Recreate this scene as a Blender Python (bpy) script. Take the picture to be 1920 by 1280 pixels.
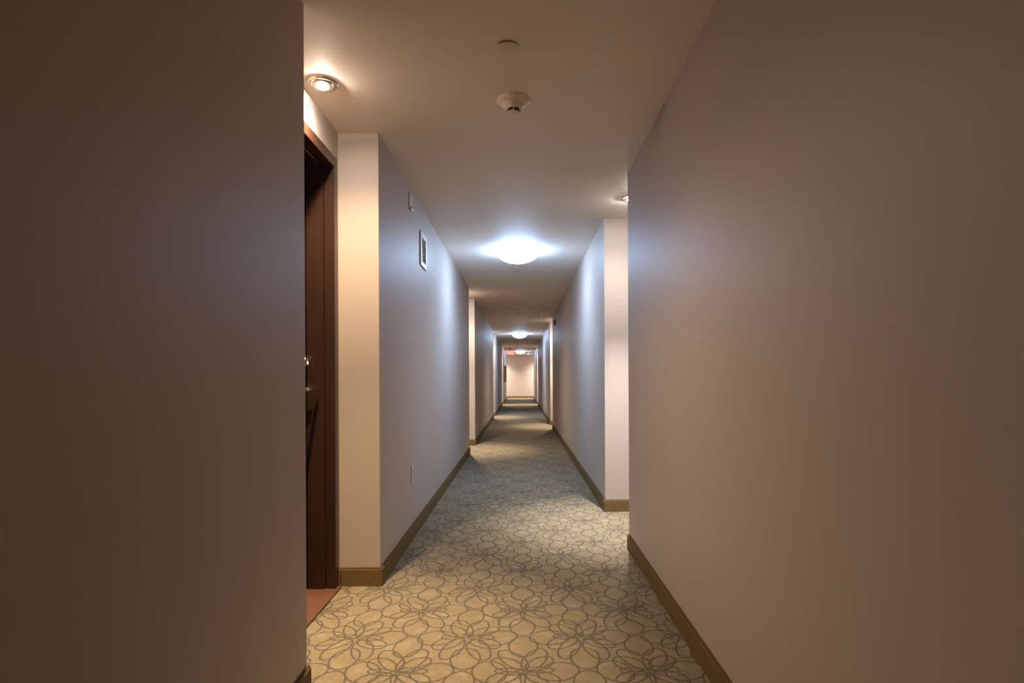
import bpy, bmesh, math, random
from mathutils import Vector, Matrix

PI = math.pi
scene = bpy.context.scene
for o in list(bpy.data.objects):
    bpy.data.objects.remove(o, do_unlink=True)
COL = scene.collection

# ------------------------------------------------------------------ camera, world, exposure
F = 1100.0                      # focal length in pixels of the 1920 px wide frame
VPX, VPY = 976.5, 708.6         # vanishing point of the corridor in the photograph
EYE = 1.114
cam_data = bpy.data.cameras.new('camera')
cam_data.sensor_width = 36.0
cam_data.lens = F * 36.0 / 1920.0
cam_data.shift_x = -(VPX - 960.0) / 1920.0
cam_data.shift_y = (VPY - 640.0) / 1920.0
cam_data.clip_start = 0.02
cam_data.clip_end = 200
cam = bpy.data.objects.new('camera', cam_data)
COL.objects.link(cam)
cam.matrix_world = Matrix.Translation((0, 0, EYE)) @ Matrix.Rotation(PI / 2, 4, 'X') @ Matrix.Rotation(-0.0048, 4, 'Z')
scene.camera = cam

world = bpy.data.worlds.new('world')
scene.world = world
world.use_nodes = True
world.node_tree.nodes['Background'].inputs[0].default_value = (0, 0, 0, 1)
world.node_tree.nodes['Background'].inputs[1].default_value = 0.0

scene.view_settings.view_transform = 'Standard'
scene.view_settings.look = 'None'
scene.view_settings.exposure = 0.0
scene.view_settings.gamma = 1.0
scene.view_settings.use_curve_mapping = False
scene.cycles.max_bounces = 12
scene.cycles.diffuse_bounces = 8
scene.cycles.glossy_bounces = 4
scene.cycles.sample_clamp_indirect = 6.0
scene.cycles.caustics_reflective = False
scene.cycles.caustics_refractive = False
scene.cycles.use_denoising = True

# light levels (the lamps themselves are built with their fixtures below)
# tone: (beam watts, beam cone in degrees, spill watts, spill cone, lens strength)
SPOTS = {'warm': (450.0, 60, 116.0, 150, 1700.0), 'neutral': (560.0, 57, 50.0, 140, 1700.0),
         'soft': (470.0, 60, 130.0, 140, 2000.0), 'wide': (240.0, 80, 460.0, 130, 1900.0)}
SPOT_COLS = {'warm': (1.0, 0.71, 0.43), 'neutral': (1.0, 0.95, 0.95), 'soft': (1.0, 0.82, 0.66), 'wide': (1.0, 0.84, 0.70)}
DOME_E = 88.0
DOME_COL = (0.45, 0.655, 1.0)

# ------------------------------------------------------------------ corridor plan
XL, XR = -0.7625, 0.699         # main wall faces
DEEP = 0.2185                   # depth of a door recess
XLB, XRB = XL - DEEP, XR + DEEP
H = 2.44
Y0, YL, YE = -2.6, 31.5, 32.9   # behind the camera, mouth of the end lobby, end wall
LEFT = [(2.076, 3.162), (8.66, 9.74), (16.33, 17.36), (24.0, 25.08)]
RIGHT = [(3.808, 4.888), (12.9, 13.95), (24.0, 25.08)]
BACKT = 0.19                    # thickness of the wall behind a recess
DOORW, DOORH, CASE, HEADC = 1.018, 2.286, 0.05, 0.057

# ------------------------------------------------------------------ helpers
def link(name, bm, mat, parent=None, smooth=None, loc=None):
    me = bpy.data.meshes.new(name)
    bmesh.ops.recalc_face_normals(bm, faces=bm.faces)
    bm.to_mesh(me); bm.free()
    if mat is not None:
        me.materials.append(mat)
    if smooth:
        for p in me.polygons:
            p.use_smooth = True
        me.set_sharp_from_angle(angle=math.radians(smooth))
    o = bpy.data.objects.new(name, me)
    COL.objects.link(o)
    if parent is not None:
        o.parent = parent
    if loc is not None:
        o.location = loc
    return o

def struct(o):
    o['kind'] = 'structure'
    return o

def empty(name, loc=(0, 0, 0), rotz=0.0):
    o = bpy.data.objects.new(name, None)
    o.empty_display_size = 0.1
    COL.objects.link(o)
    o.location = loc
    o.rotation_euler = (0, 0, rotz)
    return o

def tag(o, label, cat, group=None):
    o['label'] = label
    o['category'] = cat
    if group:
        o['group'] = group
    return o

def dup(root, loc, rotz=0.0, label=None):
    r = root.copy(); COL.objects.link(r)
    r.location = loc; r.rotation_euler = (0, 0, rotz)
    if label:
        r['label'] = label
    for ch in list(root.children):
        c = ch.copy(); COL.objects.link(c); c.parent = r
        for g in list(ch.children):
            d = g.copy(); COL.objects.link(d); d.parent = c
    return r

def add_box(bm, x0, x1, y0, y1, z0, z1, bevel=0.0, seg=2):
    vs = [bm.verts.new((x, y, z)) for x in (x0, x1) for y in (y0, y1) for z in (z0, z1)]
    idx = [(0, 1, 3, 2), (4, 6, 7, 5), (0, 4, 5, 1), (2, 3, 7, 6), (0, 2, 6, 4), (1, 5, 7, 3)]
    fs = [bm.faces.new([vs[i] for i in q]) for q in idx]
    if bevel > 0:
        es = set(e for f in fs for e in f.edges)
        bmesh.ops.bevel(bm, geom=list(es), offset=bevel, segments=seg, affect='EDGES', profile=0.5)
    return fs

def box(*a, **k):
    bm = bmesh.new(); add_box(bm, *a, **k); return bm

def add_lathe(bm, prof, n=48, mat=None, close=False):
    """prof: list of (radius, z); revolved around local Z; mat places it."""
    rings = []
    for r, z in prof:
        if r < 1e-6:
            rings.append([bm.verts.new((0, 0, z))])
        else:
            rings.append([bm.verts.new((r * math.cos(2 * PI * i / n), r * math.sin(2 * PI * i / n), z)) for i in range(n)])
    pairs = list(zip(rings[:-1], rings[1:]))
    if close:
        pairs.append((rings[-1], rings[0]))
    for a, b in pairs:
        for i in range(n):
            j = (i + 1) % n
            if len(a) == 1 and len(b) == 1:
                continue
            if len(a) == 1:
                bm.faces.new((a[0], b[i], b[j]))
            elif len(b) == 1:
                bm.faces.new((a[i], b[0], a[j]))
            else:
                bm.faces.new((a[i], b[i], b[j], a[j]))
    vs = [v for r in rings for v in r]
    if mat is not None:
        bmesh.ops.transform(bm, matrix=mat, verts=vs)
    return vs

def lathe(prof, n=48, mat=None, close=False):
    bm = bmesh.new(); add_lathe(bm, prof, n, mat, close); return bm

def add_tube(bm, pts, radii, n=14):
    pts = [Vector(p) for p in pts]
    rings = []
    for i, p in enumerate(pts):
        t = (pts[min(i + 1, len(pts) - 1)] - pts[max(i - 1, 0)]).normalized()
        up = Vector((0, 0, 1)) if abs(t.z) < 0.9 else Vector((1, 0, 0))
        a = t.cross(up).normalized(); b = t.cross(a).normalized()
        r = radii[i]
        rx, ry = (r if isinstance(r, tuple) else (r, r))
        rings.append([bm.verts.new(p + a * rx * math.cos(2 * PI * k / n) + b * ry * math.sin(2 * PI * k / n)) for k in range(n)])
    for a, b in zip(rings[:-1], rings[1:]):
        for i in range(n):
            j = (i + 1) % n
            bm.faces.new((a[i], b[i], b[j], a[j]))
    bm.faces.new(rings[0][::-1]); bm.faces.new(rings[-1])

def offset_line(pts, side, d):
    """mitred offset of an open 2D polyline; side = +1 right of travel, -1 left."""
    out = []
    ps = [Vector(p) for p in pts]
    for i, p in enumerate(ps):
        ns = []
        for a, b in ((i - 1, i), (i, i + 1)):
            if a < 0 or b >= len(ps):
                continue
            t = (ps[b] - ps[a]).normalized()
            ns.append(Vector((t.y, -t.x)) * side)
        if len(ns) == 1:
            out.append(p + ns[0] * d)
        else:
            m = (ns[0] + ns[1]).normalized()
            out.append(p + m * (d / max(0.2, m.dot(ns[0]))))
    return out

def run_strip(pts, side, t, z0, z1, round_top=0.0):
    """skirting: a mitred band along a polyline, of thickness t, with a softened top edge"""
    bm = bmesh.new()
    back = offset_line(pts, side, 0.0)
    front = offset_line(pts, side, t)
    prof = [(back, z0), (front, z0)]
    if round_top > 0:
        mid = offset_line(pts, side, t - round_top * 0.3)
        mid2 = offset_line(pts, side, t - round_top)
        prof += [(front, z1 - round_top), (mid, z1 - round_top * 0.3), (mid2, z1)]
    else:
        prof += [(front, z1)]
    prof += [(back, z1)]
    grid = [[bm.verts.new((p.x, p.y, z)) for p in line] for line, z in prof]
    n = len(pts)
    m = len(grid)
    for i in range(m):
        a, b = grid[i], grid[(i + 1) % m]
        for k in range(n - 1):
            bm.faces.new((a[k], a[k + 1], b[k + 1], b[k]))
    bm.faces.new([g[0] for g in grid]); bm.faces.new([g[-1] for g in grid][::-1])
    return bm

# ------------------------------------------------------------------ materials
class NT:
    def __init__(self, name):
        self.m = bpy.data.materials.new(name)
        self.m.use_nodes = True
        self.t = self.m.node_tree
        self.b = self.t.nodes['Principled BSDF']
    def n(self, kind, **kw):
        nd = self.t.nodes.new(kind)
        for k, v in kw.items():
            setattr(nd, k, v)
        return nd
    def l(self, a, b):
        self.t.links.new(a, b)
    def set(self, **kw):
        for k, v in kw.items():
            nm = k.replace('_', ' ')
            inp = self.b.inputs[nm]
            if isinstance(v, tuple) and len(v) == 3:
                v = (*v, 1)
            inp.default_value = v
        return self
    def math(self, op, a, b=None, c=None, clamp=False):
        nd = self.n('ShaderNodeMath', operation=op, use_clamp=clamp)
        for i, v in enumerate((a, b, c)):
            if v is None:
                continue
            if isinstance(v, (int, float)):
                nd.inputs[i].default_value = v
            else:
                self.l(v, nd.inputs[i])
        return nd.outputs[0]
    def vmath(self, op, a, b=None, c=None, scale=None):
        nd = self.n('ShaderNodeVectorMath', operation=op)
        for i, v in enumerate((a, b, c)):
            if v is None:
                continue
            if isinstance(v, tuple):
                nd.inputs[i].default_value = v
            else:
                self.l(v, nd.inputs[i])
        if scale is not None:
            nd.inputs['Scale'].default_value = scale
        return nd
    def noise(self, vec, scale, detail=3, rough=0.6):
        nd = self.n('ShaderNodeTexNoise')
        nd.inputs['Scale'].default_value = scale
        nd.inputs['Detail'].default_value = detail
        nd.inputs['Roughness'].default_value = rough
        if vec is not None:
            self.l(vec, nd.inputs['Vector'])
        return nd.outputs['Fac']
    def mix(self, fac, a, b):
        nd = self.n('ShaderNodeMix', data_type='RGBA')
        if isinstance(fac, (int, float)):
            nd.inputs['Factor'].default_value = fac
        else:
            self.l(fac, nd.inputs['Factor'])
        for nm, v in (('A', a), ('B', b)):
            s = [i for i in nd.inputs if i.name == nm and i.type == 'RGBA'][0]
            if isinstance(v, tuple):
                s.default_value = (*v, 1)
            else:
                self.l(v, s)
        return [o for o in nd.outputs if o.type == 'RGBA'][0]
    def objco(self):
        return self.n('ShaderNodeTexCoord').outputs['Object']
    def mapped(self, vec, scale):
        return self.vmath('MULTIPLY', vec, scale).outputs[0]
    def bump(self, height, strength, dist):
        nd = self.n('ShaderNodeBump')
        nd.inputs['Strength'].default_value = strength
        nd.inputs['Distance'].default_value = dist
        self.l(height, nd.inputs['Height'])
        self.l(nd.outputs[0], self.b.inputs['Normal'])

def plain(name, col, rough=0.5, metal=0.0, spec=0.5, grain=0.04, scale=60):
    k = NT(name).set(Base_Color=col, Roughness=rough, Metallic=metal)
    k.b.inputs['Specular IOR Level'].default_value = spec
    if grain:
        f = k.noise(k.objco(), scale)
        c = k.mix(f, tuple(v * (1 - grain) for v in col), tuple(min(1, v * (1 + grain)) for v in col))
        k.l(c, k.b.inputs['Base Color'])
    return k.m

def emitter(name, col, strength):
    k = NT(name).set(Base_Color=(0.8, 0.8, 0.8), Emission_Color=col, Emission_Strength=strength, Roughness=0.4)
    return k.m

def wall_material():
    k = NT('wall_vinyl')
    WALL = (0.47, 0.40, 0.348)
    co = k.objco()
    weave_v = k.noise(k.mapped(co, (160, 160, 18)), 1.0, 2)
    weave_h = k.noise(k.mapped(co, (14, 14, 220)), 1.0, 2)
    w = k.math('ADD', weave_v, weave_h)
    f = k.math('MULTIPLY', w, 0.5)
    big = k.noise(co, 0.9, 2)
    f2 = k.math('ADD', k.math('MULTIPLY', f, 0.7), k.math('MULTIPLY', big, 0.3))
    k.l(k.mix(f2, tuple(v * 0.93 for v in WALL), tuple(v * 1.07 for v in WALL)), k.b.inputs['Base Color'])
    k.set(Roughness=0.54)
    k.b.inputs['Specular IOR Level'].default_value = 0.22
    k.bump(f, 0.12, 0.001)
    return k.m

def ceiling_material():
    k = NT('ceiling_paint')
    C = (0.88, 0.815, 0.74)
    co = k.objco()
    f = k.noise(co, 140, 3)
    big = k.noise(co, 1.3, 2)
    k.l(k.mix(big, tuple(v * 0.97 for v in C), tuple(v * 1.03 for v in C)), k.b.inputs['Base Color'])
    k.set(Roughness=0.62)
    k.b.inputs['Specular IOR Level'].default_value = 0.3
    k.bump(f, 0.08, 0.001)
    return k.m

def carpet_loops(seed=5):
    """petal loops of the woven pattern: one mirrored flower on a half-drop repeat (tile TX x TY holds two)"""
    rnd = random.Random(seed)
    TX, TY = 0.48, 0.588
    petals = [(0.038, 0.091, 0.088, 0.040), (0.064, 0.057, 0.072, 0.040), (0.074, -0.053, 0.072, 0.040),
              (0.050, -0.108, 0.096, 0.042)]
    loops = []
    for (nx, ny) in ((0.007, 2.818), (0.247, 2.524)):
        for (px, py, la, lb) in petals:
            for sg in (1, -1):
                a = math.atan2(py, sg * px) + rnd.uniform(-0.16, 0.16)
                loops.append((nx + sg * px + rnd.uniform(-.006, .006), ny + py + rnd.uniform(-.006, .006),
                              la * rnd.uniform(.92, 1.08), lb * rnd.uniform(.85, 1.2), a))
        for sg in (1, -1):
            loops.append((nx + sg * 0.056, ny + rnd.uniform(-.006, .012), 0.056, 0.024, rnd.uniform(-0.15, 0.15)))
            loops.append((nx + sg * 0.131, ny + rnd.uniform(-.008, .008), 0.084, 0.066, rnd.uniform(0, PI)))
        loops.append((nx + rnd.uniform(-.006, .006), ny - 0.188, 0.088, 0.056, PI / 2 + rnd.uniform(-0.2, 0.2)))
        loops.append((nx + rnd.uniform(-.006, .006), ny + 0.208, 0.092, 0.058, PI / 2 + rnd.uniform(-0.2, 0.2)))
    return TX, TY, loops

def carpet_material():
    k = NT('patterned_carpet')
    co = k.objco()
    wob = k.n('ShaderNodeTexNoise'); wob.inputs['Scale'].default_value = 5.0
    k.l(co, wob.inputs['Vector'])
    d = k.vmath('SCALE', k.vmath('SUBTRACT', wob.outputs['Color'], (0.5, 0.5, 0.5)).outputs[0], scale=0.022).outputs[0]
    fine = k.n('ShaderNodeTexNoise'); fine.inputs['Scale'].default_value = 160.0
    k.l(co, fine.inputs['Vector'])
    d2 = k.vmath('SCALE', k.vmath('SUBTRACT', fine.outputs['Color'], (0.5, 0.5, 0.5)).outputs[0], scale=0.006).outputs[0]
    p = k.vmath('ADD', k.vmath('ADD', co, d).outputs[0], d2).outputs[0]
    p = k.vmath('MULTIPLY', p, (1, 1, 0)).outputs[0]
    TX, TY, loops = carpet_loops()
    total = None
    for (cx, cy, la, lb, a) in loops:
        s = k.vmath('SUBTRACT', p, (cx, cy, 0)).outputs[0]
        w = k.vmath('WRAP', s, (-TX / 2, -TY / 2, -1), (TX / 2, TY / 2, 1)).outputs[0]
        u = k.vmath('DOT_PRODUCT', w, (math.cos(a) / la, math.sin(a) / la, 0)).outputs['Value']
        v = k.vmath('DOT_PRODUCT', w, (-math.sin(a) / lb, math.cos(a) / lb, 0)).outputs['Value']
        r = k.math('SQRT', k.math('ADD', k.math('MULTIPLY', u, u), k.math('MULTIPLY', v, v)))
        # distance to the outline: (r - 1) r / |gradient|
        gu = k.math('MULTIPLY', u, 1 / la); gv = k.math('MULTIPLY', v, 1 / lb)
        g = k.math('SQRT', k.math('ADD', k.math('MULTIPLY', gu, gu), k.math('MULTIPLY_ADD', gv, gv, 1e-4)))
        e = k.math('ABSOLUTE', k.math('DIVIDE', k.math('MULTIPLY', k.math('SUBTRACT', r, 1.0), r), g))
        e = k.math('MAXIMUM', e, k.math('MULTIPLY', k.math('SUBTRACT', 0.5, r), 1.0))
        total = e if total is None else k.math('MINIMUM', total, e)
    mr = k.n('ShaderNodeMapRange', interpolation_type='SMOOTHSTEP')
    k.l(total, mr.inputs['Value'])
    mr.inputs['From Min'].default_value = 0.0027
    mr.inputs['From Max'].default_value = 0.0050
    mr.inputs['To Min'].default_value = 1.0
    mr.inputs['To Max'].default_value = 0.0
    line = mr.outputs[0]
    pile = k.noise(co, 420, 2, 0.7)
    rows = k.noise(k.mapped(co, (170, 34, 1)), 1.0, 3, 0.7)
    patch = k.noise(co, 13.0, 3)
    cream = k.noise(k.vmath('ADD', co, (7.3, 2.1, 0.0)).outputs[0], 10.0, 3)
    mott = k.math('ADD', k.math('MULTIPLY', pile, 0.40), k.math('MULTIPLY', rows, 0.60))
    mott = k.math('MULTIPLY_ADD', k.math('SUBTRACT', mott, 0.5), 1.9, 0.5, clamp=True)
    BASE_D, BASE_L = (0.11, 0.088, 0.052), (0.31, 0.255, 0.16)
    GOLD = (0.25, 0.185, 0.09)
    base = k.mix(mott, BASE_D, BASE_L)
    pf = k.n('ShaderNodeMapRange'); k.l(patch, pf.inputs['Value'])
    pf.inputs['From Min'].default_value = 0.5; pf.inputs['From Max'].default_value = 0.72
    pf.inputs['To Min'].default_value = 0.0; pf.inputs['To Max'].default_value = 0.75
    base = k.mix(pf.outputs[0], base, GOLD)
    cf = k.n('ShaderNodeMapRange'); k.l(cream, cf.inputs['Value'])
    cf.inputs['From Min'].default_value = 0.5; cf.inputs['From Max'].default_value = 0.72
    cf.inputs['To Min'].default_value = 0.0; cf.inputs['To Max'].default_value = 0.7
    base = k.mix(cf.outputs[0], base, (0.29, 0.25, 0.17))
    dark = k.mix(mott, (0.06, 0.05, 0.033), (0.11, 0.095, 0.066))
    colr = k.mix(k.math('MULTIPLY', line, 0.92), base, dark)
    k.l(colr, k.b.inputs['Base Color'])
    k.set(Roughness=0.95)
    k.b.inputs['Specular IOR Level'].default_value = 0.1
    k.b.inputs['Sheen Weight'].default_value = 0.08
    h = k.math('SUBTRACT', mott, k.math('MULTIPLY', line, 0.5))
    k.bump(h, 0.7, 0.004)
    return k.m

def skirting_material(name, c0, c1):
    k = NT(name)
    co = k.objco()
    f = k.noise(co, 380, 3, 0.7)
    g = k.noise(k.mapped(co, (220, 220, 70)), 1.0, 2)
    m = k.math('ADD', k.math('MULTIPLY', f, 0.6), k.math('MULTIPLY', g, 0.4))
    mr = k.n('ShaderNodeMapRange'); k.l(m, mr.inputs['Value'])
    mr.inputs['From Min'].default_value = 0.32; mr.inputs['From Max'].default_value = 0.68
    k.l(k.mix(mr.outputs[0], c0, c1), k.b.inputs['Base Color'])
    k.set(Roughness=0.95)
    k.b.inputs['Specular IOR Level'].default_value = 0.1
    k.bump(m, 0.7, 0.004)
    return k.m

def wood_material():
    k = NT('dark_stained_wood')
    co = k.objco()
    g = k.noise(k.mapped(co, (45, 45, 2.2)), 1.0, 4, 0.65)
    k.l(k.mix(g, (0.022, 0.0105, 0.0068), (0.046, 0.0205, 0.0125)), k.b.inputs['Base Color'])
    k.set(Roughness=0.27)
    k.b.inputs['Specular IOR Level'].default_value = 0.5
    k.bump(g, 0.05, 0.001)
    return k.m

def stone_material():
    k = NT('red_threshold_stone')
    co = k.objco()
    g = k.noise(k.mapped(co, (9, 16, 9)), 1.0, 5, 0.7)
    h = k.noise(co, 160, 2)
    f = k.math('ADD', k.math('MULTIPLY', g, 0.7), k.math('MULTIPLY', h, 0.3))
    mr = k.n('ShaderNodeMapRange'); k.l(f, mr.inputs['Value'])
    mr.inputs['From Min'].default_value = 0.3; mr.inputs['From Max'].default_value = 0.7
    k.l(k.mix(mr.outputs[0], (0.075, 0.031, 0.018), (0.165, 0.077, 0.046)), k.b.inputs['Base Color'])
    k.set(Roughness=0.4)
    return k.m

def metal_material(name, col, rough):
    k = NT(name).set(Base_Color=col, Metallic=1.0, Roughness=rough)
    f = k.noise(k.mapped(k.objco(), (40, 500, 40)), 1.0, 2)
    k.bump(f, 0.06, 0.0005)
    return k.m

M = dict(
    wall=wall_material(), ceiling=ceiling_material(), carpet=carpet_material(),
    skirt=skirting_material('skirting_carpet', (0.08, 0.05, 0.018), (0.27, 0.18, 0.08)),
    binding=skirting_material('skirting_binding', (0.05, 0.03, 0.012), (0.17, 0.11, 0.05)),
    wood=wood_material(), stone=stone_material(),
    nickel=metal_material('brushed_nickel', (0.62, 0.55, 0.47), 0.32),
    chrome=metal_material('polished_chrome', (0.82, 0.82, 0.82), 0.14),
    dome=emitter('dome_glass', DOME_COL, DOME_E),
    dome_inner=emitter('dome_lining', DOME_COL, DOME_E * 0.06),
    white=plain('white_plastic', (0.62, 0.60, 0.56), 0.4),
    plate=plain('painted_plate', (0.74, 0.67, 0.59), 0.45),
    detector=plain('detector_plastic', (0.80, 0.71, 0.61), 0.5),
    grille=plain('white_grille_metal', (0.66, 0.65, 0.63), 0.4),
    dark=plain('dark_gap', (0.02, 0.018, 0.016), 0.8),
    shadowbox=plain('duct_dark', (0.10, 0.085, 0.075), 0.8),
    black=plain('black_housing', (0.03, 0.027, 0.025), 0.5),
    brown=plain('dark_brown_plastic', (0.06, 0.032, 0.026), 0.45),
    steel=plain('grey_painted_steel', (0.40, 0.37, 0.345), 0.45),
    glass=plain('clear_lens', (0.75, 0.78, 0.8), 0.12, spec=0.7, grain=0),
    sign_red=emitter('exit_red', (1.0, 0.07, 0.06), 1.3),
    sign_letter=emitter('exit_letter', (1.0, 0.36, 0.30), 1.5),
)

# ------------------------------------------------------------------ large structure
struct(link('floor', box(-2.3, 2.3, Y0 - 0.2, YE + 0.2, -0.12, 0.0), M['carpet']))
struct(link('ceiling', box(-2.3, 2.3, Y0 - 0.2, YE + 0.2, H, H + 0.12), M['ceiling']))

def wall_side(name, sx, x_face, x_back, bays, y_start, y_end):
    """solid wall lengths between the recesses of one side, and the thin back wall of each recess"""
    def xs(a, b):
        return (min(a, b), max(a, b))
    y = y_start
    outer = x_back + sx * BACKT
    for (b0, b1) in list(bays) + [(y_end, None)]:
        x0, x1 = xs(x_face, outer)
        struct(link(name, box(x0, x1, y, b0, 0, H), M['wall']))
        if b1 is None:
            break
        # back of the recess, with the opening of its door left free
        x0, x1 = xs(x_back, outer)
        m = (b1 - b0 - DOORW) / 2
        d0, d1 = b0 + m, b1 - m
        bm = bmesh.new()
        add_box(bm, x0, x1, b0, d0, 0, H)
        add_box(bm, x0, x1, d1, b1, 0, H)
        add_box(bm, x0, x1, d0, d1, DOORH, H)
        struct(link(name, bm, M['wall']))
        y = b1

wall_side('wall_left', -1, XL, XLB, LEFT, Y0, YL)
wall_side('wall_right', 1, XR, XRB, RIGHT, Y0, YL)
struct(link('wall_end', box(-2.3, 2.3, YE, YE + 0.15, 0, H), M['wall']))
struct(link('wall_back', box(-2.3, 2.3, Y0 - 0.15, Y0, 0, H), M['wall']))
# the short cross lobby at the end of the corridor
struct(link('wall_lobby_left', box(-2.3, -2.15, YL, YE, 0, H), M['wall']))
struct(link('wall_lobby_right', box(2.15, 2.3, YL, YE, 0, H), M['wall']))

# ------------------------------------------------------------------ doors (one per recess)
def make_door():
    """local frame: x = 0 is the recess wall face, +x the corridor, y runs along the corridor"""
    t = empty('door_1')
    t['kind'] = 'structure'
    bm = bmesh.new()
    W, IN = DOORW, CASE
    for s in (0, 1):
        def yy(a, b):
            return (a, b) if s == 0 else (W - b, W - a)
        y = yy(0, IN); add_box(bm, -0.046, 0.006, *y, 0, DOORH - 0.0, bevel=0.002, seg=1)
        y = yy(0, IN - 0.008); add_box(bm, -0.0505, -0.0455, *y, 0, DOORH - 0.04)
        y = yy(0, IN + 0.007); add_box(bm, -0.140, -0.050, *y, 0, DOORH - HEADC, bevel=0.002, seg=1)
        y = yy(0, IN - 0.006); add_box(bm, -BACKT, -0.139, *y, 0, DOORH - HEADC)
    add_box(bm, -0.046, 0.006, IN, W - IN, DOORH - HEADC, DOORH, bevel=0.002, seg=1)
    add_box(bm, -0.0505, -0.0455, 0.01, W - 0.01, DOORH - HEADC + 0.008, DOORH)
    add_box(bm, -0.140, -0.050, 0.01, W - 0.01, DOORH - HEADC - 0.010, DOORH, bevel=0.002, seg=1)
    add_box(bm, -BACKT, -0.139, 0.01, W - 0.01, DOORH - HEADC + 0.002, DOORH)
    link('door_frame', bm, M['wood'], t)
    leaf = link('door_leaf', box(-BACKT, -0.145, IN - 0.003, W - IN + 0.003, 0.022, DOORH - HEADC, bevel=0.002, seg=1), M['wood'], t)
    link('threshold', box(-BACKT, 0.020, 0.0, W, 0.0, 0.014, bevel=0.004, seg=2), M['stone'], t)
    # lever handle on its rose
    ys, zs = W - IN - 0.05, 1.060
    rot = Matrix.Translation((-0.145, ys, zs)) @ Matrix.Rotation(PI / 2, 4, 'Y')
    bm = bmesh.new()
    add_lathe(bm, [(0, 0.0), (0.027, 0.0), (0.027, 0.005), (0.024, 0.009), (0.011, 0.010), (0.011, 0.05), (0, 0.05)], 32, rot)
    add_tube(bm, [(-0.074, ys + 0.024, zs), (-0.079, ys + 0.008, zs), (-0.083, ys - 0.03, zs + 0.001), (-0.084, ys - 0.08, zs + 0.001), (-0.088, ys - 0.115, zs - 0.003)],
             [(0.007, 0.006), (0.010, 0.009), (0.009, 0.008), (0.0085, 0.007), (0.006, 0.005)], 16)
    link('lever_handle', bm, M['chrome'], leaf, smooth=40)
    zb = 1.205
    rot = Matrix.Translation((-0.145, ys, zb)) @ Matrix.Rotation(PI / 2, 4, 'Y')
    bm = bmesh.new()
    add_lathe(bm, [(0, 0), (0.029, 0), (0.029, 0.010), (0.025, 0.022), (0.017, 0.024), (0.016, 0.021), (0.004, 0.021), (0.003, 0.018), (0, 0.018)], 36, rot)
    link('deadbolt', bm, M['chrome'], leaf, smooth=40)
    return t

first = make_door()
places = [(XLB, b0 + (b1 - b0 - DOORW) / 2, 0.0) for b0, b1 in LEFT] + \
         [(XRB, b1 - (b1 - b0 - DOORW) / 2, PI) for b0, b1 in RIGHT]
first.location = (places[0][0], places[0][1], 0)
for i, (x, y, rz) in enumerate(places[1:]):
    d = dup(first, (x, y, 0), rz)
    d.name = 'door_%d' % (i + 2)

# ------------------------------------------------------------------ carpet skirting
TS, HS = 0.012, 0.100
def skirt_run(name, pts, side):
    o = struct(link(name, run_strip(pts, side, TS, 0.0, HS - 0.008, 0.004), M['skirt']))
    link('binding', run_strip(pts, side, TS - 0.003, HS - 0.008, HS, 0.004), M['binding'], o)
    return o

def side_runs(name, x_face, x_back, bays, side):
    pts = [(x_face, Y0)]
    for b0, b1 in bays:
        m = (b1 - b0 - DOORW) / 2
        pts += [(x_face, b0), (x_back, b0), (x_back, b0 + m)]
        skirt_run(name, pts, side)
        pts = [(x_back, b1 - m), (x_back, b1), (x_face, b1)]
    sg = -1 if x_face < 0 else 1
    pts += [(x_face, YL), (sg * 2.15, YL), (sg * 2.15, YE)]
    skirt_run(name, pts, side)
side_runs('baseboard_left', XL, XLB, LEFT, 1)
side_runs('baseboard_right', XR, XRB, RIGHT, -1)
skirt_run('baseboard_end', [(-2.13, YE), (2.13, YE)], 1)

# ------------------------------------------------------------------ ceiling dome lamps
def make_dome():
    t = empty('ceiling_lamp')
    R, D = 0.215, 0.097
    link('ceiling_pan', lathe([(0, 0), (0.12, 0), (0.12, -0.018), (0.105, -0.024), (0, -0.024)], 48), M['white'], t, smooth=35)
    outer, inner = [], []
    for i in range(15):
        a = i / 14
        r = R * math.sin(a * PI / 2)
        z = -0.034 - D * math.cos(a * PI / 2) ** 1.15
        outer.append((r, z))
    rim = [(R + 0.004, -0.032), (R, -0.029)]
    inner = [(max(0, r - 0.005), z + 0.006) for r, z in reversed(outer[:-1])]
    inner[-1] = (0, inner[-1][1])
    bowl = link('glass_bowl', lathe(outer + rim, 64), M['dome'], t, smooth=50)
    link('bowl_lining', lathe([(R - 0.001, -0.029)] + inner, 64), M['dome_inner'], bowl, smooth=50)
    link('finial', lathe([(0, -0.137), (0.004, -0.136), (0.007, -0.133), (0.009, -0.130), (0, -0.128)], 24), M['white'], t, smooth=40)
    for k in range(3):
        a = 2 * PI * k / 3 + PI / 2
        bm = bmesh.new()
        c, s = math.cos(a), math.sin(a)
        add_tube(bm, [(0.10 * c, 0.10 * s, -0.014), (0.18 * c, 0.18 * s, -0.016), ((R + 0.010) * c, (R + 0.010) * s, -0.020), ((R + 0.012) * c, (R + 0.012) * s, -0.042)], [(0.010, 0.003)] * 4, 10)
        link('clip', bm, M['nickel'], t, smooth=40)
    return t

G = 'bowl lamps along the corridor ceiling'
d0 = make_dome()
d0.location = (-0.028, 6.1, H)
tag(d0, 'nearest glowing white glass bowl lamp on the corridor ceiling', 'lamp', G)
dup(d0, (-0.028, 17.55, H), 0, 'second glowing glass bowl lamp, small in mid corridor between the nearest and the farthest')
dup(d0, (-0.02, 28.9, H), 0, 'farthest glowing glass bowl lamp, beside the red exit sign')

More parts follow.
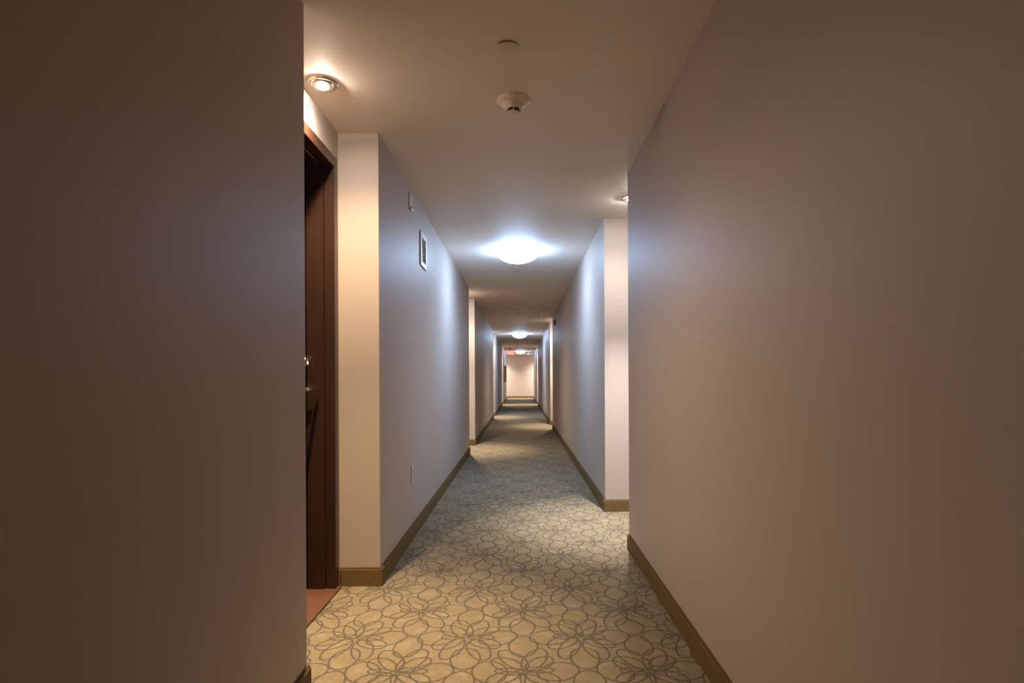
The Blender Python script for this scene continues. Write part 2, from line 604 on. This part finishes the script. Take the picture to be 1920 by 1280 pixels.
# ------------------------------------------------------------------ recessed gimbal downlights
LENS = {n: emitter('lamp_lens_' + n, tuple(0.5 + 0.5 * v for v in c), SPOTS[n][4]) for n, c in SPOT_COLS.items()}
def add_beam(t, tone, turn):
    for nm, watts, cone in (('downlight_beam', *SPOTS[tone][0:2]), ('downlight_spill', *SPOTS[tone][2:4])):
        ld = bpy.data.lights.new(nm, 'SPOT')
        ld.energy = watts
        ld.color = SPOT_COLS[tone]
        ld.spot_size = math.radians(cone)
        ld.spot_blend = 1.0
        ld.shadow_soft_size = 0.022
        lo = bpy.data.objects.new(nm, ld)
        COL.objects.link(lo)
        lo.parent = t
        lo.location = turn @ Vector((0, 0, -0.045))
        lo.rotation_euler = turn.to_euler()

def make_downlight(tone, tilt=(0.0, 0.0)):
    t = empty('downlight')
    link('trim_ring', lathe([(0.046, 0.0), (0.047, -0.004), (0.060, -0.0075), (0.067, -0.005), (0.070, 0.0)], 56, close=True), M['nickel'], t, smooth=40)
    # tilt = (degrees towards the camera end of the corridor, degrees towards the right)
    turn = Matrix.Rotation(math.radians(-tilt[0]), 4, 'X') @ Matrix.Rotation(math.radians(-tilt[1]), 4, 'Y')
    rot = Matrix.Translation((0, 0, -0.008)) @ turn
    g = link('gimbal_ring', lathe([(0.024, 0.0), (0.025, -0.006), (0.030, -0.008), (0.044, -0.006), (0.0455, 0.002), (0.040, 0.003)], 48, rot, close=True), M['nickel'], t, smooth=40)
    prof = [(0, -0.015), (0.009, -0.0143), (0.016, -0.0118), (0.021, -0.0070), (0.024, -0.001), (0.024, 0.001), (0, 0.001)]
    link('lamp_lens', lathe(prof, 40, rot), LENS[tone], t, smooth=40)
    add_beam(t, tone, turn)
    return t

G = 'recessed downlights in the door recesses'
k0 = make_downlight('warm', (6.0, 3.0))
k0.location = (-0.885, 2.635, H)
tag(k0, 'brushed metal recessed downlight above the dark door at left', 'downlight', G)
DL = [((0.812, 4.335), 'downlight half hidden behind the edge of the near right wall'),
      ((-0.885, 9.2), 'downlight inside the second left recess, past the wall with the vent grille'),
      ((0.812, 13.43), 'downlight inside the second right recess, past the dark oval wall device'),
      ((-0.885, 16.85), 'downlight inside the third left recess, level with the second bowl lamp'),
      ((-0.885, 24.54), 'downlight inside the fourth left recess, near the red exit sign'),
      ((0.812, 24.54), 'downlight inside the third right recess, opposite the red exit sign'),
      ((-1.25, 32.2), 'downlight in the left half of the lobby before the end wall'),
      ((1.25, 32.2), 'downlight in the right half of the lobby before the end wall')]
for i, ((x, y), lab) in enumerate(DL):
    k = make_downlight('neutral' if i == 0 else ('wide' if y > 31 else 'soft'), (3.0, 0.0))
    k.location = (x, y, H)
    k.rotation_euler = (0, 0, 0 if x < 0 else PI)
    tag(k, lab, 'downlight', G)

# ------------------------------------------------------------------ smoke detectors
def make_detector():
    t = empty('smoke_detector')
    link('base', lathe([(0, 0), (0.078, 0), (0.080, -0.003), (0.080, -0.007), (0.076, -0.011), (0.060, -0.021), (0.056, -0.023), (0, -0.023)], 56), M['detector'], t, smooth=35)
    link('body', lathe([(0, -0.022), (0.0545, -0.022), (0.0545, -0.026), (0.051, -0.030), (0.037, -0.044), (0.036, -0.046), (0.031, -0.046), (0.030, -0.042), (0, -0.042)], 56), M['detector'], t, smooth=30)
    link('vent_core', lathe([(0, -0.041), (0.024, -0.041), (0.023, -0.056), (0, -0.056)], 32), M['dark'], t, smooth=35)
    for k in range(4):
        a = k * PI / 2 - PI / 2
        bm = bmesh.new()
        add_box(bm, 0.020, 0.033, -0.0022, 0.0022, -0.058, -0.042)
        bmesh.ops.rotate(bm, verts=bm.verts, cent=(0, 0, 0), matrix=Matrix.Rotation(a, 3, 'Z'))
        link('rib', bm, M['detector'], t)
    link('cap', lathe([(0, -0.0555), (0.024, -0.0555), (0.025, -0.058), (0.022, -0.061), (0, -0.062)], 32), M['detector'], t, smooth=35)
    bm = bmesh.new()
    bmesh.ops.create_uvsphere(bm, u_segments=10, v_segments=6, radius=0.0022, matrix=Matrix.Translation((0.0, -0.046, -0.0352)))
    link('status_light', bm, M['dark'], t, smooth=60)
    return t

G = 'smoke detectors on the corridor ceiling'
s0 = make_detector()
s0.location = (-0.028, 2.80, H)
tag(s0, 'large near beige smoke detector with dark vent slot on the ceiling', 'smoke detector', G)
dup(s0, (-0.028, 10.85, H), 0, 'small distant smoke detector on dark ceiling beyond the nearest bowl lamp')

# ------------------------------------------------------------------ concealed sprinkler covers
def make_sprinkler():
    t = empty('sprinkler_cover')
    link('cover_plate', lathe([(0, -0.0055), (0.043, -0.0055), (0.0445, -0.0070), (0.0440, -0.0085), (0.040, -0.0092), (0, -0.0094)], 48), M['plate'], t, smooth=35)
    link('neck_cup', lathe([(0, 0), (0.036, 0), (0.036, -0.006), (0, -0.006)], 32), M['dark'], t, smooth=35)
    return t

G = 'round sprinkler cover plates down the ceiling'
p0 = make_sprinkler()
p0.location = (-0.046, 2.345, H)
tag(p0, 'nearest flat round sprinkler cover plate, above the large smoke detector', 'sprinkler cover', G)
for (x, y), lab in [((-0.045, 7.33), 'sprinkler cover plate just beyond the nearest bowl lamp'),
                    ((-0.03, 12.1), 'sprinkler cover plate just beyond the small distant smoke detector'),
                    ((-0.03, 16.9), 'sprinkler cover plate just in front of the second bowl lamp'),
                    ((-0.03, 21.7), 'sprinkler cover plate beyond the second bowl lamp')]:
    dup(p0, (x, y, H), 0, lab)

# ------------------------------------------------------------------ emergency lamp heads
def make_emergency():
    t = empty('emergency_light')
    link('canopy', lathe([(0, 0), (0.055, 0), (0.055, -0.012), (0.045, -0.020), (0.016, -0.024), (0.014, -0.040), (0, -0.040)], 32), M['white'], t, smooth=35)
    for s in (-1, 1):
        bm = bmesh.new()
        add_tube(bm, [(0, 0, -0.030), (s * 0.035, -0.004, -0.040), (s * 0.062, -0.010, -0.066), (s * 0.072, -0.014, -0.092)], [0.009, 0.009, 0.008, 0.010], 12)
        link('arm', bm, M['white'], t, smooth=40)
        rot = Matrix.Translation((s * 0.078, -0.018, -0.118)) @ Matrix.Rotation(s * math.radians(22), 4, 'Z') @ Matrix.Rotation(math.radians(98), 4, 'X')
        h = link('lamp_head', lathe([(0, -0.045), (0.022, -0.042), (0.034, -0.020), (0.040, 0.010), (0.041, 0.018), (0.037, 0.020), (0.036, 0.012), (0, 0.012)], 28, rot), M['white'], t, smooth=35)
        link('lamp_face', lathe([(0, 0.022), (0.015, 0.021), (0.028, 0.018), (0.036, 0.013), (0, 0.013)], 28, rot), M['glass'], h, smooth=40)
    return t

G = 'twin head emergency lamps on the ceiling'
e0 = make_emergency()
e0.location = (0.477, 11.1, H)
tag(e0, 'nearer twin head emergency lamp on the ceiling beside the right wall', 'emergency light', G)
dup(e0, (0.46, 29.6, H), 0, 'tiny far twin head emergency lamp to the right of the farthest bowl lamp')

# ------------------------------------------------------------------ exit sign
def make_exit():
    t = empty('exit_sign', (-0.47, 26.0, H))
    w, hgt, th = 0.40, 0.215, 0.05
    z1 = -0.095; z0 = z1 - hgt
    link('ceiling_canopy', box(-0.075, 0.075, -0.035, 0.035, -0.022, 0.0, bevel=0.006), M['black'], t)
    link('stem', lathe([(0.014, -0.02), (0.014, z1 + 0.002)], 16), M['black'], t, smooth=40)
    link('housing', box(-w / 2, w / 2, -th / 2, th / 2, z0, z1, bevel=0.006), M['black'], t)
    for s in (-1, 1):
        y = s * (th / 2 + 0.001)
        f = link('sign_face', box(-w / 2 + 0.012, w / 2 - 0.012, min(y, s * th / 2), max(y, s * th / 2), z0 + 0.012, z1 - 0.012), M['sign_red'], t)
        cu = bpy.data.curves.new('lettering', 'FONT')
        cu.body = 'EXIT'
        cu.size = 0.185
        cu.align_x = 'CENTER'; cu.align_y = 'CENTER'
        cu.extrude = 0.001
        cu.offset = 0.004
        tmp = bpy.data.objects.new('tmp', cu)
        COL.objects.link(tmp)
        dg = bpy.context.evaluated_depsgraph_get()
        me = bpy.data.meshes.new_from_object(tmp.evaluated_get(dg))
        bpy.data.objects.remove(tmp, do_unlink=True)
        me.materials.clear(); me.materials.append(M['sign_letter'])
        me.transform(Matrix.Translation((0, y + s * 0.001, (z0 + z1) / 2)) @ Matrix.Rotation(0 if s < 0 else PI, 4, 'Z') @ Matrix.Rotation(PI / 2, 4, 'X') @ Matrix.Scale(0.92, 4, (1, 0, 0)))
        o = bpy.data.objects.new('lettering', me)
        COL.objects.link(o); o.parent = f
        o['label'] = 'pale letters reading EXIT'
    tag(t, 'lit red exit sign hanging from the ceiling near the end of the corridor', 'exit sign')
make_exit()

# ------------------------------------------------------------------ fittings on the left wall
def make_wall_plate():
    t = empty('wall_plate', (XL, 4.06, 2.335))
    link('plate', box(0, 0.008, -0.043, 0.043, -0.058, 0.058, bevel=0.003), M['white'], t)
    link('lower_lip', box(0.006, 0.020, -0.030, 0.030, -0.056, -0.040, bevel=0.004), M['white'], t)
    for z in (-0.030, 0.042):
        link('screw', lathe([(0, 0.0105), (0.003, 0.010), (0.0038, 0.008), (0, 0.008)], 12, Matrix.Translation((0, 0, z)) @ Matrix.Rotation(PI / 2, 4, 'Y')), M['nickel'], t, smooth=40)
    tag(t, 'small white blank plate high on left wall just below the ceiling', 'wall plate')
make_wall_plate()

def make_grille():
    t = empty('vent_grille', (XL, 4.58, 2.108))
    a, b = 0.135, 0.132
    ow, oh = 0.092, 0.092
    bm = bmesh.new()
    add_box(bm, 0, 0.012, -a, -ow, -b, b, bevel=0.003)
    add_box(bm, 0, 0.012, ow, a, -b, b, bevel=0.003)
    add_box(bm, 0, 0.012, -ow - 0.002, ow + 0.002, oh, b, bevel=0.003)
    add_box(bm, 0, 0.012, -ow - 0.002, ow + 0.002, -b, -oh, bevel=0.003)
    link('frame', bm, M['grille'], t)
    link('duct_back', box(0.0005, 0.0015, -ow, ow, -oh, oh), M['shadowbox'], t)
    n = 9
    for i in range(n):
        z = -oh + (i + 0.5) * 2 * oh / n
        bm = bmesh.new()
        add_box(bm, -0.0045, 0.0045, -ow, ow, -0.0012, 0.0012)
        bmesh.ops.rotate(bm, verts=bm.verts, cent=(0, 0, 0), matrix=Matrix.Rotation(math.radians(35), 3, 'Y'))
        link('louvre', bm, M['grille'], t, loc=(0.0065, 0, z))
    for y in (-0.03, 0.03):
        link('mullion', box(0.002, 0.006, y - 0.002, y + 0.002, -oh, oh), M['grille'], t)
    for y in (-0.113, 0.113):
        link('screw', lathe([(0, 0.0135), (0.003, 0.013), (0.004, 0.0115), (0, 0.0115)], 12, Matrix.Translation((0, y, 0)) @ Matrix.Rotation(PI / 2, 4, 'Y')), M['nickel'], t, smooth=40)
    tag(t, 'square white louvred vent grille high on the left wall', 'vent')
make_grille()

def make_outlet():
    t = empty('wall_outlet', (XL, 4.09, 0.452))
    link('cover_plate', box(0, 0.006, -0.035, 0.035, -0.0575, 0.0575, bevel=0.0025), M['white'], t)
    for z in (-0.0195, 0.0195):
        r = link('socket', box(0.005, 0.0085, -0.017, 0.017, z - 0.014, z + 0.014, bevel=0.003), M['white'], t)
        bm = bmesh.new()
        for y in (-0.0065, 0.0065):
            add_box(bm, 0.0084, 0.0089, y - 0.0011, y + 0.0011, z - 0.001, z + 0.008)
        add_lathe(bm, [(0, 0.0089), (0.0025, 0.0089), (0.0025, 0.0082), (0, 0.0082)], 12, Matrix.Translation((0, 0, z - 0.008)) @ Matrix.Rotation(PI / 2, 4, 'Y'))
        link('slots', bm, M['dark'], r)
    link('screw', lathe([(0, 0.008), (0.0025, 0.0075), (0.003, 0.006), (0, 0.006)], 12, Matrix.Rotation(PI / 2, 4, 'Y')), M['nickel'], t, smooth=40)
    tag(t, 'white duplex outlet low on the left wall above the baseboard', 'outlet')
make_outlet()

# ------------------------------------------------------------------ dark device on the right wall
def make_oval():
    t = empty('wall_device', (XR, 11.75, 2.222))
    rot = Matrix.Rotation(-PI / 2, 4, 'Y')
    sc = Matrix.Scale(1.35, 4, (0, 0, 1))
    link('back_plate', lathe([(0, 0.0), (0.046, 0.0), (0.048, 0.004), (0.046, 0.008), (0, 0.008)], 36, sc @ rot), M['brown'], t, smooth=40)
    link('cover', lathe([(0, 0.034), (0.020, 0.032), (0.034, 0.024), (0.040, 0.012), (0.040, 0.007), (0, 0.007)], 36, sc @ rot), M['brown'], t, smooth=50)
    tag(t, 'small dark brown oval device high on right wall beside the twin head lamp', 'wall device')
make_oval()

# ------------------------------------------------------------------ narrow cabinet on the far left wall
def make_cabinet():
    t = empty('fire_cabinet', (XL, 27.35, 0.93))
    link('body', box(0, 0.085, -0.16, 0.16, 0, 0.75, bevel=0.006), M['steel'], t)
    d = link('door', box(0.085, 0.097, -0.15, 0.15, 0.012, 0.738, bevel=0.004), M['steel'], t)
    link('window', box(0.0965, 0.0985, -0.085, 0.085, 0.12, 0.65), M['steel'], d)
    bm = bmesh.new()
    add_tube(bm, [(0.097, -0.125, 0.34), (0.112, -0.125, 0.345), (0.112, -0.125, 0.395), (0.097, -0.125, 0.40)], [0.004] * 4, 10)
    link('handle', bm, M['nickel'], d, smooth=40)
    tag(t, 'narrow grey cabinet on the far left wall just before the end wall', 'cabinet')
make_cabinet()
